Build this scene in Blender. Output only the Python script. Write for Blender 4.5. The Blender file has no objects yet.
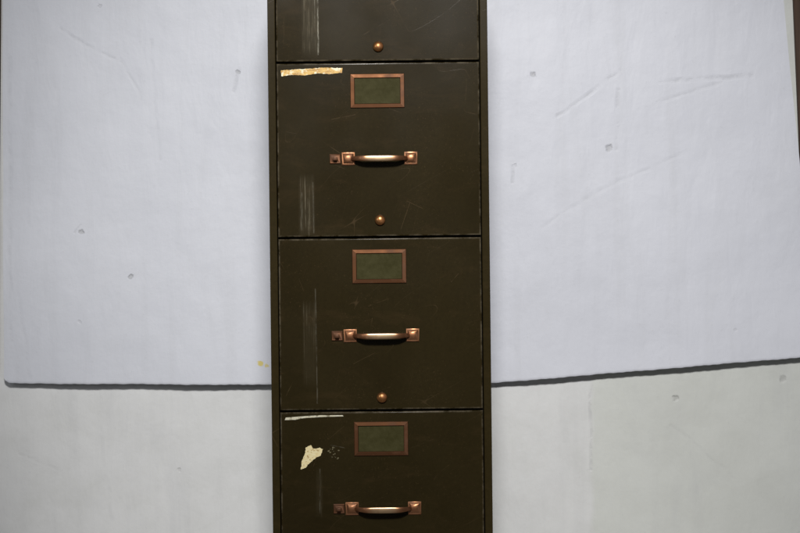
import bpy, bmesh, math, random
from mathutils import Vector, Matrix
random.seed(4)
C = bpy.context.scene.collection
S = 0.00175          # metres per photo pixel on the cabinet front
D = 3.0              # camera distance to the cabinet front
ZC = 0.646           # camera height
TH = math.atan(0.011)
CX = -20*S
cs, sn = math.cos(TH), math.sin(TH)
def at(px, py, Y):
    k = S*(D+Y)/D
    a, b = (px-400)*k, (266.5-py)*k
    return Vector((a*cs+b*sn, Y, ZC - a*sn + b*cs))

# ---------------------------------------------------------------- node helper
class NT:
    def __init__(s, name):
        s.mat = bpy.data.materials.new(name); s.mat.use_nodes = True
        s.t = s.mat.node_tree; s.b = s.t.nodes['Principled BSDF']
        tc = s.t.nodes.new('ShaderNodeTexCoord'); s.p = tc.outputs['Object']
    def put(s, sock, v):
        if hasattr(v, 'links'): s.t.links.new(v, sock)
        else: sock.default_value = v
    def m(s, op, a, b=0.0, c=None, clamp=False):
        n = s.t.nodes.new('ShaderNodeMath'); n.operation = op; n.use_clamp = clamp
        s.put(n.inputs[0], a); s.put(n.inputs[1], b)
        if c is not None: s.put(n.inputs[2], c)
        return n.outputs[0]
    def v(s, op, a, b=None, sc=None):
        n = s.t.nodes.new('ShaderNodeVectorMath'); n.operation = op
        s.put(n.inputs[0], a)
        if b is not None: s.put(n.inputs[1], b)
        if sc is not None: s.put(n.inputs['Scale'], sc)
        return n.outputs['Value'] if op in ('DOT_PRODUCT', 'LENGTH') else n.outputs['Vector']
    def mr(s, val, a, b, c=0.0, d=1.0, smooth=False):
        n = s.t.nodes.new('ShaderNodeMapRange'); n.clamp = True
        if smooth: n.interpolation_type = 'SMOOTHSTEP'
        s.put(n.inputs[0], val)
        for i, q in enumerate((a, b, c, d)): s.put(n.inputs[i+1], q)
        return n.outputs[0]
    def noise(s, scale, detail=4, rough=0.55, vec=None, stretch=None, dist=0.0, off=(0,0,0)):
        q = vec or s.p
        if stretch: q = s.v('MULTIPLY', q, stretch)
        q = s.v('ADD', q, off)
        n = s.t.nodes.new('ShaderNodeTexNoise')
        s.put(n.inputs['Vector'], q)
        n.inputs['Scale'].default_value = scale; n.inputs['Detail'].default_value = detail
        n.inputs['Roughness'].default_value = rough; n.inputs['Distortion'].default_value = dist
        return n.outputs['Fac']
    def contour(s, scale, width, stretch=(1, 0, 1), rot=0.0, off=(0, 0, 0), detail=1, lo=.5, hi=.62, mscale=4):
        """thin wandering lines, broken up by a second noise"""
        q = s.p
        if rot:
            r = s.t.nodes.new('ShaderNodeVectorRotate'); r.rotation_type = 'Y_AXIS'
            s.put(r.inputs['Vector'], q); r.inputs['Angle'].default_value = rot; q = r.outputs[0]
        f = s.noise(scale, detail, .4, vec=q, stretch=stretch, off=off)
        k = s.mr(s.m('ABSOLUTE', s.m('SUBTRACT', f, .5)), 0, width, 1, 0)
        return s.m('MULTIPLY', k, s.mr(s.noise(mscale, 4, .6, off=(off[2]+3, 0, off[0])), lo, hi))
    def mix(s, f, a, b):
        n = s.t.nodes.new('ShaderNodeMix'); n.data_type = 'RGBA'
        s.put(n.inputs[0], f)
        for i, q in ((6, a), (7, b)):
            s.put(n.inputs[i], q if hasattr(q, 'links') else (*q, 1.0))
        return n.outputs[2]
    def sep(s, vec):
        n = s.t.nodes.new('ShaderNodeSeparateXYZ'); s.put(n.inputs[0], vec); return n.outputs
    def bump(s, h, strength=0.3, dist=0.001):
        n = s.t.nodes.new('ShaderNodeBump'); n.inputs['Strength'].default_value = strength
        n.inputs['Distance'].default_value = dist; s.put(n.inputs['Height'], h)
        s.t.links.new(n.outputs[0], s.b.inputs['Normal'])
    def flat(s, wob=0.0, scale=30):
        q = s.v('MULTIPLY', s.p, (1, 0, 1))
        if wob:
            n = s.t.nodes.new('ShaderNodeTexNoise'); s.put(n.inputs['Vector'], q)
            n.inputs['Scale'].default_value = scale; n.inputs['Detail'].default_value = 3
            w = s.v('SCALE', s.v('SUBTRACT', n.outputs['Color'], (.5, .5, .5)), sc=wob)
            q = s.v('MULTIPLY', s.v('ADD', q, w), (1, 0, 1))
        return q
    def seg(s, q, a, b, w, soft):
        a = Vector((a[0], 0, a[1])); b = Vector((b[0], 0, b[1])); ab = b-a
        pa = s.v('SUBTRACT', q, a)
        t = s.m('MULTIPLY', s.v('DOT_PRODUCT', pa, ab), 1/max(ab.length_squared, 1e-9), clamp=True)
        d = s.v('LENGTH', s.v('SUBTRACT', pa, s.v('SCALE', ab, sc=t)))
        return s.mr(d, w, w+soft, 1.0, 0.0)
    def segs(s, q, lst):
        acc = 0.0
        for a, b, w, soft, i in lst:
            k = s.m('MULTIPLY', s.seg(q, a, b, w, soft), i)
            acc = s.m('MAXIMUM', acc, k)
        return acc
    def box(s, q, x0, x1, z0, z1, sx, sz):
        o = s.sep(q)
        r = s.m('MULTIPLY', s.mr(o[0], x0-sx, x0), s.mr(o[0], x1, x1+sx, 1.0, 0.0))
        r = s.m('MULTIPLY', r, s.mr(o[2], z0-sz, z0))
        return s.m('MULTIPLY', r, s.mr(o[2], z1, z1+sz, 1.0, 0.0))
    def out(s, col=None, rough=None, metal=None, spec=None):
        if col is not None: s.put(s.b.inputs['Base Color'], col if hasattr(col, 'links') else (*col, 1))
        if rough is not None: s.put(s.b.inputs['Roughness'], rough)
        if metal is not None: s.put(s.b.inputs['Metallic'], metal)
        if spec is not None: s.put(s.b.inputs['Specular IOR Level'], spec)
        return s.mat

# ---------------------------------------------------------------- mesh helpers
def link(name, bm, mat, parent=None, loc=(0, 0, 0), smooth=False, sharp=35):
    bmesh.ops.recalc_face_normals(bm, faces=bm.faces)
    me = bpy.data.meshes.new(name); bm.to_mesh(me); bm.free()
    me.materials.append(mat)
    if smooth:
        for f in me.polygons: f.use_smooth = True
        me.set_sharp_from_angle(angle=math.radians(sharp))
    o = bpy.data.objects.new(name, me); C.objects.link(o); o.location = loc
    if parent: o.parent = parent
    return o
def add_box(bm, x0, x1, y0, y1, z0, z1, bev=0.0, seg=3):
    r = bmesh.ops.create_cube(bm, size=1)
    vs = r['verts']
    for v in vs:
        v.co = Vector(((x0+x1)/2+v.co.x*(x1-x0), (y0+y1)/2+v.co.y*(y1-y0), (z0+z1)/2+v.co.z*(z1-z0)))
    if bev:
        es = list({e for v in vs for e in v.link_edges})
        bmesh.ops.bevel(bm, geom=es, offset=bev, segments=seg, profile=0.5, affect='EDGES')
def rings(bm, loops, close_first=False, close_last=False):
    L = [[bm.verts.new(p) for p in lp] for lp in loops]
    n = len(L[0])
    for a, b in zip(L, L[1:]):
        for i in range(n):
            bm.faces.new((a[i], a[(i+1) % n], b[(i+1) % n], b[i]))
    if close_first: bm.faces.new(L[0])
    if close_last: bm.faces.new(L[-1])
def rect(cx, cz, hw, hh, y):
    return [(cx-hw, y, cz-hh), (cx+hw, y, cz-hh), (cx+hw, y, cz+hh), (cx-hw, y, cz+hh)]
def lathe(bm, cx, cz, prof, n=28):
    rings(bm, [[(cx+r*math.cos(2*math.pi*i/n), y, cz+r*math.sin(2*math.pi*i/n)) for i in range(n)] for r, y in prof], True, True)

# ---------------------------------------------------------------- materials
OL = (0.0180, 0.0130, 0.0042); OL2 = (0.0240, 0.0175, 0.0062); OLD = (0.012, 0.0085, 0.0033)
def paint(name, streaks=(), lines=(), seed=0, nrand=6, w=0.17, h=0.145, edge=None, lift=1.0):
    n = NT(name)
    off = (seed*3.1, 0, seed*1.7)
    big = n.mr(n.noise(6, 5, 0.6, off=off), 0.35, 0.68)
    fine = n.mr(n.noise(160, 3, 0.6, off=off), 0.45, 0.75)
    col = n.mix(big, tuple(c*lift for c in OL), tuple(c*lift for c in OL2))
    col = n.mix(n.m('MULTIPLY', fine, 0.35), col, OLD)
    q = n.flat(0.0025, 22)
    rnd = random.Random(seed+11)
    L = []
    for _ in range(nrand):
        x, z = rnd.uniform(-w, w), rnd.uniform(-h, h)
        a = rnd.choice([rnd.uniform(-.5, .5), rnd.uniform(1.1, 2.0), rnd.uniform(0, 3.1)]); l = rnd.uniform(.008, .06)
        L.append(((x, z), (x+l*math.cos(a), z+l*math.sin(a)), 0.0001, 0.0006, rnd.uniform(.12, .40)))
    hair = n.segs(q, L)
    hair = n.m('MULTIPLY', hair, n.mr(n.noise(90, 2, off=off), 0.4, 0.6, .1, 1))
    c1 = n.contour(5, .0018, (1, 0, 4.5), .5, off, 0, .5, .6, mscale=16)
    c2 = n.contour(4, .0016, (6, 0, 1), -.25, (off[0]+5, 0, off[2]), 0, .52, .62, mscale=14)
    hair = n.m('MAXIMUM', hair, n.m('MULTIPLY', n.m('MAXIMUM', c1, c2), .28))
    specks = n.mr(n.noise(420, 2, 0.5, off=off), 0.66, 0.74)
    specks = n.m('MULTIPLY', specks, n.mr(n.noise(9, 3, off=off), 0.42, 0.62))
    col = n.mix(n.m('MULTIPLY', specks, 0.40), col, (0.10, 0.064, 0.030))
    sm = n.mr(n.noise(1, 5, .7, stretch=(10, 1, 26), off=off, dist=.6), .54, .72)
    col = n.mix(n.m('MULTIPLY', sm, .16), col, (.070, .043, .019))
    col = n.mix(hair, col, (0.13, 0.085, 0.045))
    tot = hair
    if edge:
        o = n.sep(n.p)
        ex = n.mr(n.m('ABSOLUTE', o[0]), edge[0]-.0035, edge[0]-.0012)
        ez = n.mr(n.m('ABSOLUTE', o[2]), edge[1]-.0035, edge[1]-.0012)
        e = n.m('MULTIPLY', n.m('MAXIMUM', ex, ez), n.mr(n.noise(45, 5, .7, off=off), .42, .62))
        col = n.mix(n.m('MULTIPLY', e, .6), col, (0.15, 0.125, 0.085))
    q2 = n.flat(0.0016, 40)
    if streaks:
        brk = n.mr(n.noise(1, 4, 0.7, stretch=(220, 0, 26), off=(4, 0, 9)), 0.42, 0.64)
        st = n.mr(n.noise(1, 2, 0.5, stretch=(400, 0, 6), off=off), 0.50, 0.68)
        for x0, x1, z0, z1, i in streaks:
            k = n.m('MULTIPLY', n.box(q2, x0, x1, z0, z1, .004, .02), n.m('MULTIPLY', n.m('ADD', n.m('MULTIPLY', st, brk), 0.10), i))
            col = n.mix(k, col, (0.22, 0.19, 0.13)); tot = n.m('MAXIMUM', tot, k)
    if lines:
        k = n.m('MULTIPLY', n.segs(q2, lines), n.mr(n.noise(1, 4, 0.7, stretch=(200, 0, 55), off=off), 0.40, 0.62, .08, 1))
        col = n.mix(k, col, (0.36, 0.34, 0.27)); tot = n.m('MAXIMUM', tot, k)
    rough = n.mr(n.noise(7, 3, 0.5, off=off), 0.3, 0.7, 0.19, 0.25)
    h1 = n.m('ADD', n.m('MULTIPLY', n.noise(500, 2, off=off), 0.20), n.m('MULTIPLY', n.noise(9, 1, off=off), 1.0))
    n.bump(n.m('SUBTRACT', h1, n.m('MULTIPLY', tot, 0.4)), 0.3, 0.0007)
    return n.out(col, rough, 0.0, 0.16)

def metal(name, c1, c2, dark, rlo=.25, rhi=.5, amt=1.0, bmp=.15, sc=130, worn=None):
    n = NT(name)
    a = n.mr(n.noise(45, 3, 0.5), 0.35, 0.65)
    pat = n.mr(n.noise(sc, 4, 0.6, off=(3, 1, 2)), 0.48, 0.70)
    if worn:
        o = n.sep(n.p)
        wk = n.mr(n.m('ABSOLUTE', n.m('SUBTRACT', o[0], .0014)), .010, .034, 1, 0, True)
        wk = n.m('MULTIPLY', wk, n.mr(n.noise(80, 3), .3, .5, .4, 1))
        pat = n.m('MULTIPLY', pat, n.m('SUBTRACT', 1, n.m('MULTIPLY', wk, .85)))
    col = n.mix(a, c1, c2)
    if worn: col = n.mix(n.m('MULTIPLY', wk, .85), col, worn)
    col = n.mix(n.m('MULTIPLY', pat, 0.75*amt), col, dark)
    rough = n.m('ADD', n.mr(a, 0, 1, rlo, rhi), n.m('MULTIPLY', pat, 0.12))
    n.bump(n.noise(400, 2), bmp, 0.0002)
    return n.out(col, rough, n.m('SUBTRACT', 0.88, n.m('MULTIPLY', pat, 0.45)), 0.5)
M_handle = metal('aged_copper', (0.36, 0.165, 0.080), (0.26, 0.115, 0.054), (0.060, 0.027, 0.015), .32, .42, .9, .05, 90, worn=(.52, .37, .22))
M_brass = metal('worn_brass', (0.42, 0.20, 0.070), (0.33, 0.14, 0.05), (0.10, 0.038, 0.02), .27, .36, .5, .05)
M_holder = metal('copper_holder', (0.125, 0.052, 0.022), (0.100, 0.043, 0.019), (0.070, 0.031, 0.015), .42, .52, .5, .05, 30)
def mk_card():
    n = NT('olive_card')
    c = n.mix(n.mr(n.noise(70, 5, .65), .35, .65), (0.034, 0.031, 0.010), (0.050, 0.046, 0.018))
    c = n.mix(n.mr(n.noise(600, 2), .66, .72, 0, .25), c, (0.12, 0.10, 0.06))
    n.bump(n.noise(400, 3), .2, .0004); return n.out(c, .55, 0, .05)
M_card = mk_card()
def mk_dark():
    n = NT('dark_interior'); return n.out(n.mix(n.noise(20), (0.004, .0035, .003), (0.008, .007, .005)), .7, 0, .1)
M_dark = mk_dark()
M_frame = paint('olive_frame_paint', seed=21, nrand=2, w=.19, h=.6, lift=1.25)
M_body = paint('olive_body_paint', seed=25, nrand=1, w=.19, h=.6)

def mk_board(name, base, base2, spots, lines, seed, stains=(), seam=None):
    n = NT(name); off = (seed, 0, seed*2.3)
    f = n.mr(n.noise(2.2, 5, .55, off=off), .3, .7)
    col = n.mix(f, base, base2)
    if seam is not None:
        o = n.sep(n.flat(.02, 16))
        col = n.mix(n.mr(o[0], seam-.006, seam+.006), col, n.mix(f, (.70, .72, .70), (.62, .64, .61)))
        mot = n.mr(n.noise(9, 6, .7, off=off, dist=.5), .45, .68)
        col = n.mix(n.m('MULTIPLY', mot, .24), col, (.54, .55, .52))
    spk = n.mr(n.noise(120, 4, .7, off=off), .62, .74)
    col = n.mix(n.m('MULTIPLY', spk, .14), col, (.38, .38, .38))
    sm = n.mr(n.noise(5, 6, .7, stretch=(1.6, 1, .45), off=off, dist=.8), .52, .72)
    col = n.mix(n.m('MULTIPLY', sm, .16), col, (.50, .51, .54))
    vst = n.mr(n.noise(1, 4, .6, stretch=(26, 1, 1.6), off=off), .52, .70)
    col = n.mix(n.m('MULTIPLY', vst, .12), col, (.48, .49, .51))
    q = n.flat(.022, 11)
    qq = n.flat(.012, 90)
    ln = 0.0
    if lines: ln = n.m('MULTIPLY', n.segs(q, lines), n.mr(n.noise(30, 5, .7, off=off), .40, .62, .05, 1))
    sp = 0.0
    for x, z, r, i in spots:
        d = n.v('LENGTH', n.v('SUBTRACT', qq, (x, 0, z)))
        sp = n.m('MAXIMUM', sp, n.m('MULTIPLY', n.mr(d, r*.3, r, 1, 0, True), i))
    if lines: col = n.mix(n.m('MULTIPLY', ln, .26), col, (.40, .41, .43))
    if spots: col = n.mix(n.m('MULTIPLY', sp, .38), col, (.30, .30, .29))
    for x, z, r, c in stains:
        d = n.v('LENGTH', n.v('SUBTRACT', qq, (x, 0, z)))
        col = n.mix(n.m('MULTIPLY', n.mr(d, r*.5, r, .9, 0, True), n.mr(n.noise(110, 3), .38, .52)), col, c)
    h = n.m('ADD', n.m('MULTIPLY', n.noise(3.0, 3, .5, off=off), 5.5), n.m('MULTIPLY', n.noise(60, 4, .6, off=off), .26))
    h = n.m('ADD', h, n.m('MULTIPLY', n.noise(1, 3, .5, stretch=(22, 1, 7), off=off, dist=.4), .85))
    h = n.m('SUBTRACT', h, n.m('MULTIPLY', ln, .45)); h = n.m('SUBTRACT', h, n.m('MULTIPLY', sp, .9))
    n.bump(h, .65, .004)
    return n.out(col, .5, 0, .3)

# ---------------------------------------------------------------- setting
YW = 0.765
def tag(o, label, cat, group=None):
    o['label'] = label; o['category'] = cat
    if group: o['group'] = group
def w2(px, py, Y=YW):
    p = at(px, py, Y); return (p.x, p.z)
wall_lines = [(w2(591, 375), w2(592, 470), .0008, .004, 1.0),
              (w2(672, 425), w2(735, 480), .0008, .006, .5), (w2(100, 430), w2(112, 520), .0008, .006, .5), (w2(690, 440), w2(700, 520), .0006, .006, .4),
              (w2(20, 455), w2(60, 470), .0006, .005, .4)]
M_wall = mk_board('white_wall_paint', (.75, .76, .765), (.68, .69, .69), [(*w2(676, 398), .009, .9), (*w2(783, 379), .010, .8), (*w2(180, 470), .006, .5)], wall_lines, 3, (), w2(592, 450)[0])
bm = bmesh.new(); add_box(bm, -2.2, 2.2, YW, YW+.1, 0, 2.6)
o = link('wall', bm, M_wall); o['kind'] = 'structure'
n = NT('concrete_floor')
c = n.mix(n.mr(n.noise(4, 6, .6), .3, .7), (.26, .25, .23), (.36, .35, .33)); n.bump(n.noise(40, 5), .2, .003)
M_floor = n.out(c, .6, 0, .3)
bm = bmesh.new(); add_box(bm, -2.2, 2.2, -4.5, YW+.1, -.1, 0)
o = link('floor', bm, M_floor); o['kind'] = 'structure'

def board(name, corners, mat, Yf, warp, rad=.016, th=.007, nx=150, nz=150):
    """corners TL,TR,BR,BL as pixels on the plane Yf"""
    P = [at(px, py, Yf) for px, py in corners]
    Lx = (P[2]-P[3]).length; Lz = (P[0]-P[3]).length
    cen = sum(P, Vector())/4
    bm = bmesh.new()
    ts = [0, .002/Lx, .006/Lx, .012/Lx] + [(.02/Lx)+(1-.04/Lx)*i/nx for i in range(nx+1)] + [1-.012/Lx, 1-.006/Lx, 1-.002/Lx, 1]
    ss = [0, .0015/Lz, .006/Lz, .012/Lz] + [(.02/Lz)+(1-.04/Lz)*i/nz for i in range(nz+1)] + [1-.012/Lz, 1-.006/Lz, 1-.0015/Lz, 1]
    def pt(u, v, back, j):
        x, z = u*Lx, v*Lz
        for cxx, czz in ((rad, rad), (Lx-rad, rad), (rad, Lz-rad), (Lx-rad, Lz-rad)):
            ox = x-cxx if (cxx < Lx/2) == (x < cxx) else 0
            oz = z-czz if (czz < Lz/2) == (z < czz) else 0
            if ox and oz:
                l = math.hypot(ox, oz)
                m = max(abs(ox), abs(oz))
                x, z = cxx+ox*m/l, czz+oz*m/l
        z += (.0004*math.sin(x*23+1.3)+.0003*math.sin(x*91)+.00035*math.sin(x*260+2*math.sin(x*37)))*(1-v)
        x += .0006*math.sin(z*17)
        u, v = x/Lx, z/Lz
        p = (P[3]*(1-u)+P[2]*u)*(1-v)+(P[0]*(1-u)+P[1]*u)*v
        q = p.copy(); q.y = Yf+warp(u, v)+(th if back else (.0013 if j == 0 else 0))
        return q-cen
    F = [[bm.verts.new(pt(u, v, 0, j)) for u in ts] for j, v in enumerate(ss)]
    B = [[bm.verts.new(pt(u, v, 1, j)) for u in ts] for j, v in enumerate(ss)]
    a, b = len(ss), len(ts)
    for j in range(a-1):
        for i in range(b-1):
            bm.faces.new((F[j][i], F[j][i+1], F[j+1][i+1], F[j+1][i]))
            bm.faces.new((B[j][i], B[j+1][i], B[j+1][i+1], B[j][i+1]))
    rim = [(0, i) for i in range(b)]+[(j, b-1) for j in range(1, a)]+[(a-1, i) for i in range(b-2, -1, -1)]+[(j, 0) for j in range(a-2, 0, -1)]
    for k in range(len(rim)):
        j, i = rim[k]; j2, i2 = rim[(k+1) % len(rim)]
        bm.faces.new((F[j][i], F[j2][i2], B[j2][i2], B[j][i]))
    return link(name, bm, mat, None, cen, True, 50), cen
YB = .742
cornL = [(2, -190), (302, -187), (303, 385), (4, 383.5)]
cornR = [(455, -190), (762, -218), (818, 356), (470, 385)]
def loc(corn, Y, px, py):
    P = [at(a, b, Y) for a, b in corn]; cen = sum(P, Vector())/4
    p = at(px, py, Y)-cen; return (p.x, p.z)
l = lambda x, y: loc(cornL, YB, x, y)
r = lambda x, y: loc(cornR, YB, x, y)
M_bl = mk_board('white_board_left', (.70, .72, .78), (.64, .66, .72),
    [(*l(82, 232), .008, 1), (*l(131, 277), .007, 1), (*l(238, 72), .006, .8), (*l(100, 6), .006, .4), (*l(80, 322), .005, .3)],
    [(l(241, 68), l(234, 92), .0012, .004, 1), (l(60, 30), l(120, 62), .0006, .006, .6), (l(75, 233), l(82, 225), .0006, .003, .8),
     (l(150, 40), l(160, 160), .0006, .006, .5), (l(9, 60), l(11, 340), .0008, .006, .6), (l(20, 300), l(30, 378), .0006, .006, .5),
     (l(120, 60), l(142, 100), .0006, .006, .5)], 7.3,
    [(*l(260.5, 363), .0085, (.68, .56, .14)), (*l(267, 366), .006, (.68, .56, .16))])
M_br = mk_board('white_board_right', (.71, .73, .80), (.65, .67, .74),
    [(*r(533, 75), .008, .9), (*r(609, 148), .010, 1), (*r(515, 165), .005, .4), (*r(735, 330), .006, .3)],
    [(r(556, 116), r(620, 72), .0008, .006, .8), (r(660, 82), r(752, 76), .0014, .006, .9), (r(619, 90), r(618, 150), .0008, .006, .8),
     (r(640, 108), r(720, 82), .0006, .006, .6), (r(540, 230), r(600, 190), .0006, .007, .5), (r(600, 190), r(690, 150), .0006, .007, .45),
     (r(512, 165), r(512, 182), .0006, .004, .8)], 13.9)
o, _ = board('white_board', cornL, M_bl, YB, lambda u, v: -.004*math.sin(2.6*u+.5)*(1-v)-.006*u*(1-v)+.0015*math.sin(17*u)*(1-v)**3)
tag(o, 'white board left of the olive cabinet, level bottom edge, small yellow stain low down', 'board')
o, _ = board('white_board', cornR, M_br, YB, lambda u, v: -.004*(1-v)*(.5+.5*math.sin(5*u))-.006*u*(1-v)+.0015*math.sin(15*u+1)*(1-v)**3)
tag(o, 'white board right of the olive cabinet, tilted with bottom edge rising rightward', 'board')

n = NT('brown_timber')
g = n.noise(1, 5, .6, stretch=(160, 160, 6), dist=.4)
c = n.mix(n.mr(g, .3, .7), (.035, .019, .011), (.09, .05, .03)); n.bump(g, .3, .001)
M_wood = n.out(c, .6, 0, .3)
def batten(p0, p1, wpx, side, label):
    a, b = at(*p0, YW-.012), at(*p1, YW-.012)
    w = wpx*S*1.25*side
    bm = bmesh.new(); mid = (a+b)/2
    lo = [(b.x, YW-.012, b.z), (b.x+w, YW-.012, b.z), (b.x+w, YW-.001, b.z), (b.x, YW-.001, b.z)]
    hi = [(a.x, YW-.012, a.z), (a.x+w, YW-.012, a.z), (a.x+w, YW-.001, a.z), (a.x, YW-.001, a.z)]
    rings(bm, [[Vector(p)-mid for p in lo], [Vector(p)-mid for p in hi]], True, True)
    bmesh.ops.bevel(bm, geom=bm.edges[:], offset=.0015, segments=2, affect='EDGES')
    o = link('timber_batten', bm, M_wood, None, mid); tag(o, label, 'batten')
batten((1.8, -200), (-2.5, 370), 24, -1, 'thin brown timber batten along the far left edge, beside the left white board')
batten((786, -180), (808, 345), 30, 1, 'brown timber batten at the far right edge, beside the tilted white board')

# ---------------------------------------------------------------- filing cabinet
DEP = .70
root = bpy.data.objects.new('filing_cabinet', None); C.objects.link(root)
root.location = (CX, DEP/2, 0); root.empty_display_size = .1
tag(root, 'tall dark olive metal filing cabinet with copper pulls standing before white boards', 'filing cabinet')
OY = -DEP/2
def part(name, bm, mat, parent=root, loc=None, smooth=True, sharp=35):
    return link(name, bm, mat, parent, loc if loc is not None else (0, OY, 0), smooth, sharp)
W = 110*S; DW = 101.2*S
seams = [-112.5, 62, 237, 410, 584]
Z = [ZC+(266.5-p)*S for p in seams]
top = Z[0]+.028
bm = bmesh.new()
add_box(bm, -W+.001, -W+.003, .022, DEP, .03, top-.002)
add_box(bm, W-.003, W-.001, .022, DEP, .03, top-.002)
add_box(bm, -W+.0032, W-.0032, DEP-.003, DEP-.001, .03, top-.002)
part('side_shell', bm, M_body)
bm = bmesh.new(); add_box(bm, -W-.001, W+.001, -.001, DEP+.001, top, top+.02, .004); part('top_panel', bm, M_body, smooth=False)
bm = bmesh.new(); add_box(bm, -W+.004, W-.004, .02, DEP-.01, 0, .03, .002); part('base_plinth', bm, M_body, smooth=False)
bm = bmesh.new()
for s in (-1, 1):
    x0, x1 = sorted((s*W, s*(DW+.0019)))
    add_box(bm, x0, x1, 0, .024, .03, top, .0013, 3)
for z0, z1 in ((Z[0]+.0016, top), (.03, Z[4]-.0016)):
    add_box(bm, -DW+.0016-.004, DW+.004-.0016, .0015, .022, z0, z1-.0004, .001)
part('face_frame', bm, M_frame, smooth=False)
bm = bmesh.new(); add_box(bm, -DW-.0012, DW+.0012, .014, .020, Z[4]-.001, Z[0]+.001); part('inner_panel', bm, M_dark)

def ragged(bm, pts, y, amp, th=.0003, step=.0012, rnd=random):
    out = []
    for i in range(len(pts)):
        a = Vector(pts[i]); b = Vector(pts[(i+1) % len(pts)]); k = max(1, int((b-a).length/step))
        for j in range(k):
            p = a.lerp(b, j/k); out.append((p.x+rnd.uniform(-amp, amp), p.y+rnd.uniform(-amp, amp)))
    f = bm.faces.new([bm.verts.new((x, y, z)) for x, z in out])
    e = bmesh.ops.extrude_face_region(bm, geom=[f])
    for v in e['geom']:
        if isinstance(v, bmesh.types.BMVert): v.co.y -= th
    bmesh.ops.triangulate(bm, faces=[q for q in bm.faces if len(q.verts) > 4])
def resid_glare(name, ca, cb, cc, t=(.56, .66), sc=240, st=(120, 1, 400)):
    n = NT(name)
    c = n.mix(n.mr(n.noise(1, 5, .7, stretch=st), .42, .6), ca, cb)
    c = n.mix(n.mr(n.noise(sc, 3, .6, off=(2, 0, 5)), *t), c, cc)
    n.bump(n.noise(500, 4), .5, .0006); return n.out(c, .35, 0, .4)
M_tape = resid_glare('yellowed_tape', (.66, .42, .10), (.42, .22, .04), (.80, .74, .52), (.50, .60), 95, (60, 1, 260))
M_cream = resid_glare('cream_paper_residue', (.70, .58, .30), (.76, .68, .42), (.40, .28, .12))
M_fleck = resid_glare('dull_paper_fleck', (.11, .09, .045), (.15, .13, .075), (.05, .04, .02))
M_white = resid_glare('glare_strip', (.62, .60, .48), (.50, .46, .32), (.12, .10, .05), (.52, .66), 90)  # pale colours imitate a line of glare on the drawer paint

def bar(bm, cx, cz, half, y0):
    n = 48; m = 24; loops = []
    for i in range(n+1):
        t = -1+2*i/n
        x = cx+half*t
        a = abs(t)
        prof = 1-max(0, (a-.45)/.55)**2.2
        yy = y0-.004-.016*prof
        hh = .0034+.0020*(1-a**2.2)
        tt = .0019-.0003*a
        zz = cz-.0008*(1-a*a)
        e = 1e-3; a2 = abs(min(1, t+e)); p2 = 1-max(0, (a2-.45)/.55)**2.2
        dx = half*e; dy = -.016*(p2-prof); L = math.hypot(dx, dy) or 1
        nx, ny = dy/L, -dx/L
        lp = []
        for k in range(m):
            q = 2*math.pi*k/m; c, s = math.cos(q), math.sin(q)
            c = math.copysign(abs(c)**.8, c); s = math.copysign(abs(s)**.8, s)
            lp.append((x+nx*tt*c, yy+ny*tt*c, zz+hh*s))
        loops.append(lp)
    rings(bm, loops, True, True)
def pyramid(bm, cx, cz, hw, hh, y0, h=.006):
    rings(bm, [rect(cx, cz, hw, hh, y0), rect(cx, cz, hw, hh, y0-.0016), rect(cx, cz, hw*.88, hh*.86, y0-.0024),
               rect(cx, cz, hw*.80, hh*.78, y0-.0022), rect(cx, cz, hw*.45, hh*.45, y0-h), rect(cx, cz, hw*.25, hh*.3, y0-h-.0006)], True, True)

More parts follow.
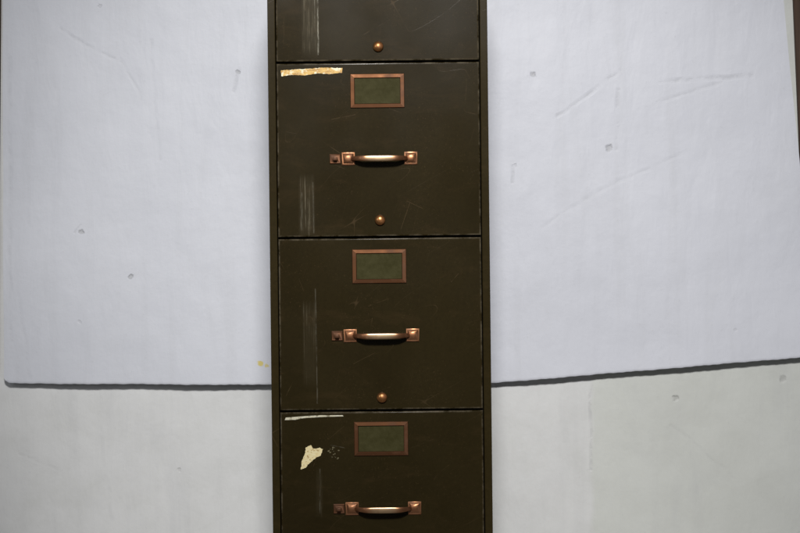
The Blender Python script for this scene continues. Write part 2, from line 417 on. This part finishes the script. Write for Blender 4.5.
FY = -.006
def drawer(i, knob, hpy, lpy, streaks, lines, extra=None):
    z1, z0 = Z[i]-.0017, Z[i+1]+.0017
    zc = (z0+z1)/2; hh = (z1-z0)/2
    mat = paint('olive_drawer_paint', streaks, lines, seed=i+1, nrand=7, edge=(DW, hh))
    bm = bmesh.new()
    r0 = .0024
    loops = [rect(0, 0, DW, hh, .013), rect(0, 0, DW, hh, FY+r0)]
    for k in range(1, 6):
        q = k/5*math.pi/2
        ins = r0*(1-math.cos(q)); loops.append(rect(0, 0, DW-ins, hh-ins, FY+r0-r0*math.sin(q)))
    loops.append(rect(0, 0, DW-r0-.0006, hh-r0-.0006, FY))
    loops.append(rect(0, 0, DW-r0-.002, hh-r0-.002, FY))
    rings(bm, loops, True, True)
    d = part('drawer_front', bm, mat, root, (0, OY, zc))
    def P(u, py): return (u*S, ZC+(266.5-py)*S-zc)
    cx, cz = P(-.7, lpy); hw, hb = 27*S, 17*S
    bm = bmesh.new()
    rings(bm, [rect(cx, cz, hw, hb, FY+.0002), rect(cx, cz, hw, hb, FY-.0014), rect(cx, cz, hw-.0008, hb-.0008, FY-.0022),
               rect(cx, cz, hw-.0068, hb-.0066, FY-.0027),
               rect(cx, cz, hw-.0074, hb-.0072, FY-.0022), rect(cx, cz, hw-.0077, hb-.0075, FY+.0002)])
    link('label_holder', bm, M_holder, d, (0, 0, 0), False)
    bm = bmesh.new(); add_box(bm, cx-hw+.0079, cx+hw-.0079, FY-.0005, FY-.0002, cz-hb+.0077, cz+hb-.0077)
    link('label_card', bm, M_card, d)
    cx, cz = P(.8, hpy)
    bm = bmesh.new()
    for s in (-1, 1):
        pyramid(bm, cx+s*31.2*S, cz, 6.5*S, 6.4*S, FY-.0001, .005)
    bar(bm, cx, cz, 28*S, FY)
    link('handle', bm, M_handle, d, (0, 0, 0), True, 40)
    lx = cx-44.2*S
    bm = bmesh.new(); pyramid(bm, lx, cz, 5.6*S, 4.8*S, FY-.0001, .0035)
    add_box(bm, lx-.0035, lx+.0035, FY-.0105, FY-.003, cz-.0033, cz+.003, .001, 2)
    link('thumb_latch', bm, M_holder, d, (0, 0, 0), True, 40)
    kx, kz = P(.6, knob)
    bm = bmesh.new()
    R = 5.3*S
    lathe(bm, kx, kz, [(R*.96, FY), (R, FY-.0010), (R*.99, FY-.0022)]+[(R*math.cos(t)*.985, FY-.0024-.0056*math.sin(t)) for t in [k*math.pi/2/9 for k in range(1, 9)]]+[(R*.03, FY-.0080)])
    link('knob', bm, M_brass, d, (0, 0, 0), True, 40)
    if extra: extra(d, P)
    return d
def px(i):
    zc = (Z[i]+Z[i+1])/2
    return lambda X, Y: ((X-(380+.011*(Y-266.5)))*S, ZC+(266.5-Y)*S-zc)
a = px(0)
def bx(a, x0, y0, x1, y1, i):
    p, q = a(x0, y1), a(x1, y0); return (p[0], q[0], p[1], q[1], i)
drawer(0, 47, -14, -83, [bx(a, 304, 0, 316, 46, .6)],
       [(a(317.5, -30), a(318.5, 54), .0005, .0012, .75), (a(314, -30), a(315, 22), .0003, .0009, .3)])
a = px(1)
def tape(d, P):
    f = px(1); bm = bmesh.new(); rn = random.Random(5)
    ragged(bm, [f(281.5, 75.5), f(281, 69.5), f(300, 68.6), f(322, 67.4), f(342.5, 67.8), f(342.5, 72.5), f(330, 73.8), f(318, 73), f(305, 75), f(292, 74.2)], FY-.00005, .0005, .0003, .0022, rn)
    o = link('tape_residue', bm, M_tape, d); o['label'] = 'torn strip of yellowed tape at the top left corner'
drawer(1, 220, 158.5, 91, [bx(a, 301, 184, 313, 226, .60)],
       [(a(302, 192), a(302, 229), .0002, .0014, .14), (a(313, 182), a(314, 232), .0002, .0014, .20)], tape)
a = px(2)
drawer(2, 397, 335, 266, [bx(a, 305, 310, 314, 375, .32)],
       [(a(315.5, 288), a(317.5, 402), .0002, .0013, .17)])
a = px(3)
def scraps_glare(d, P):
    f = px(3); rn = random.Random(8)
    bm = bmesh.new()
    ragged(bm, [f(301, 468), f(302, 460), f(305, 453), f(306, 446), f(311, 444), f(314, 447.5), f(320, 446.5), f(323, 448), f(321, 454), f(315, 457), f(310, 461), f(306, 466)], FY-.00005, .0006, .0003, .0018, rn)
    o = link('paper_residue', bm, M_cream, d); o['label'] = 'torn cream scrap of stuck paper'
    bm = bmesh.new()
    for _ in range(17):
        x = rn.triangular(325, 348, 334); y = rn.uniform(446, 458); w = rn.uniform(.35, 1.15)
        k = rn.randint(4, 7); ph = rn.uniform(0, 6)
        ragged(bm, [f(x+w*rn.uniform(.5, 1.5)*math.cos(ph+6.283*j/k), y+w*rn.uniform(.4, 1)*math.sin(ph+6.283*j/k)) for j in range(k)], FY-.00005, .0001, .0003, .003, rn)
    o = link('paper_flecks', bm, M_fleck, d); o['label'] = 'faint scattered flecks beside the cream scrap'
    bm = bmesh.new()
    ragged(bm, [f(285, 418.4), f(286, 416), f(300, 415), f(320, 414), f(343, 414.2), f(343.5, 415.3), f(320, 415.8), f(303, 416.8), f(296, 418.2)], FY-.00005, .00012, .0003, .003, rn)  # glare along the drawer top, built as a thin pale strip
    o = link('glare_strip', bm, M_white, d); o['label'] = 'pale strip of painted glare along the top left edge'
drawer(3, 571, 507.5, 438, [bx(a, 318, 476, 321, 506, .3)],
       [(a(320, 468), a(320, 512), .0002, .0013, .13), (a(331, 444), a(345, 447), .0002, .0008, .15)], scraps_glare)

# ---------------------------------------------------------------- light
def lamp(name, kind, loc, tgt, e, col, **k):
    L = bpy.data.lights.new(name, kind); L.energy = e; L.color = col
    for a_, b_ in k.items(): setattr(L, a_, b_)
    o = bpy.data.objects.new(name, L); C.objects.link(o); o.location = loc
    o.rotation_euler = (Vector(tgt)-Vector(loc)).to_track_quat('-Z', 'Y').to_euler(); return o
lamp('key_lamp', 'SPOT', (.03, -3.6, 2.6), (.10, .7, .72), 790, (1, .98, .955), spot_size=math.radians(36), spot_blend=1.0, shadow_soft_size=.24)
lamp('fill_lamp', 'AREA', (-1.9, -2.2, 1.5), (0, .7, .7), 8, (.95, .97, 1), shape='RECTANGLE', size=.7, size_y=1.2)
w = bpy.data.worlds.new('World'); bpy.context.scene.world = w; w.use_nodes = True
bg = w.node_tree.nodes['Background']; bg.inputs[0].default_value = (.90, .92, 1, 1); bg.inputs[1].default_value = .09

# ---------------------------------------------------------------- camera
cd = bpy.data.cameras.new('camera'); cam = bpy.data.objects.new('camera', cd); C.objects.link(cam)
cd.sensor_width = 36; cd.lens = 36*D/(800*S); cd.clip_end = 50
cam.matrix_world = Matrix(((cs, sn, 0, 0), (0, 0, -1, -D), (-sn, cs, 0, ZC), (0, 0, 0, 1)))
bpy.context.scene.camera = cam
vs = bpy.context.scene.view_settings
vs.view_transform = 'Standard'; vs.look = 'None'; vs.exposure = 0
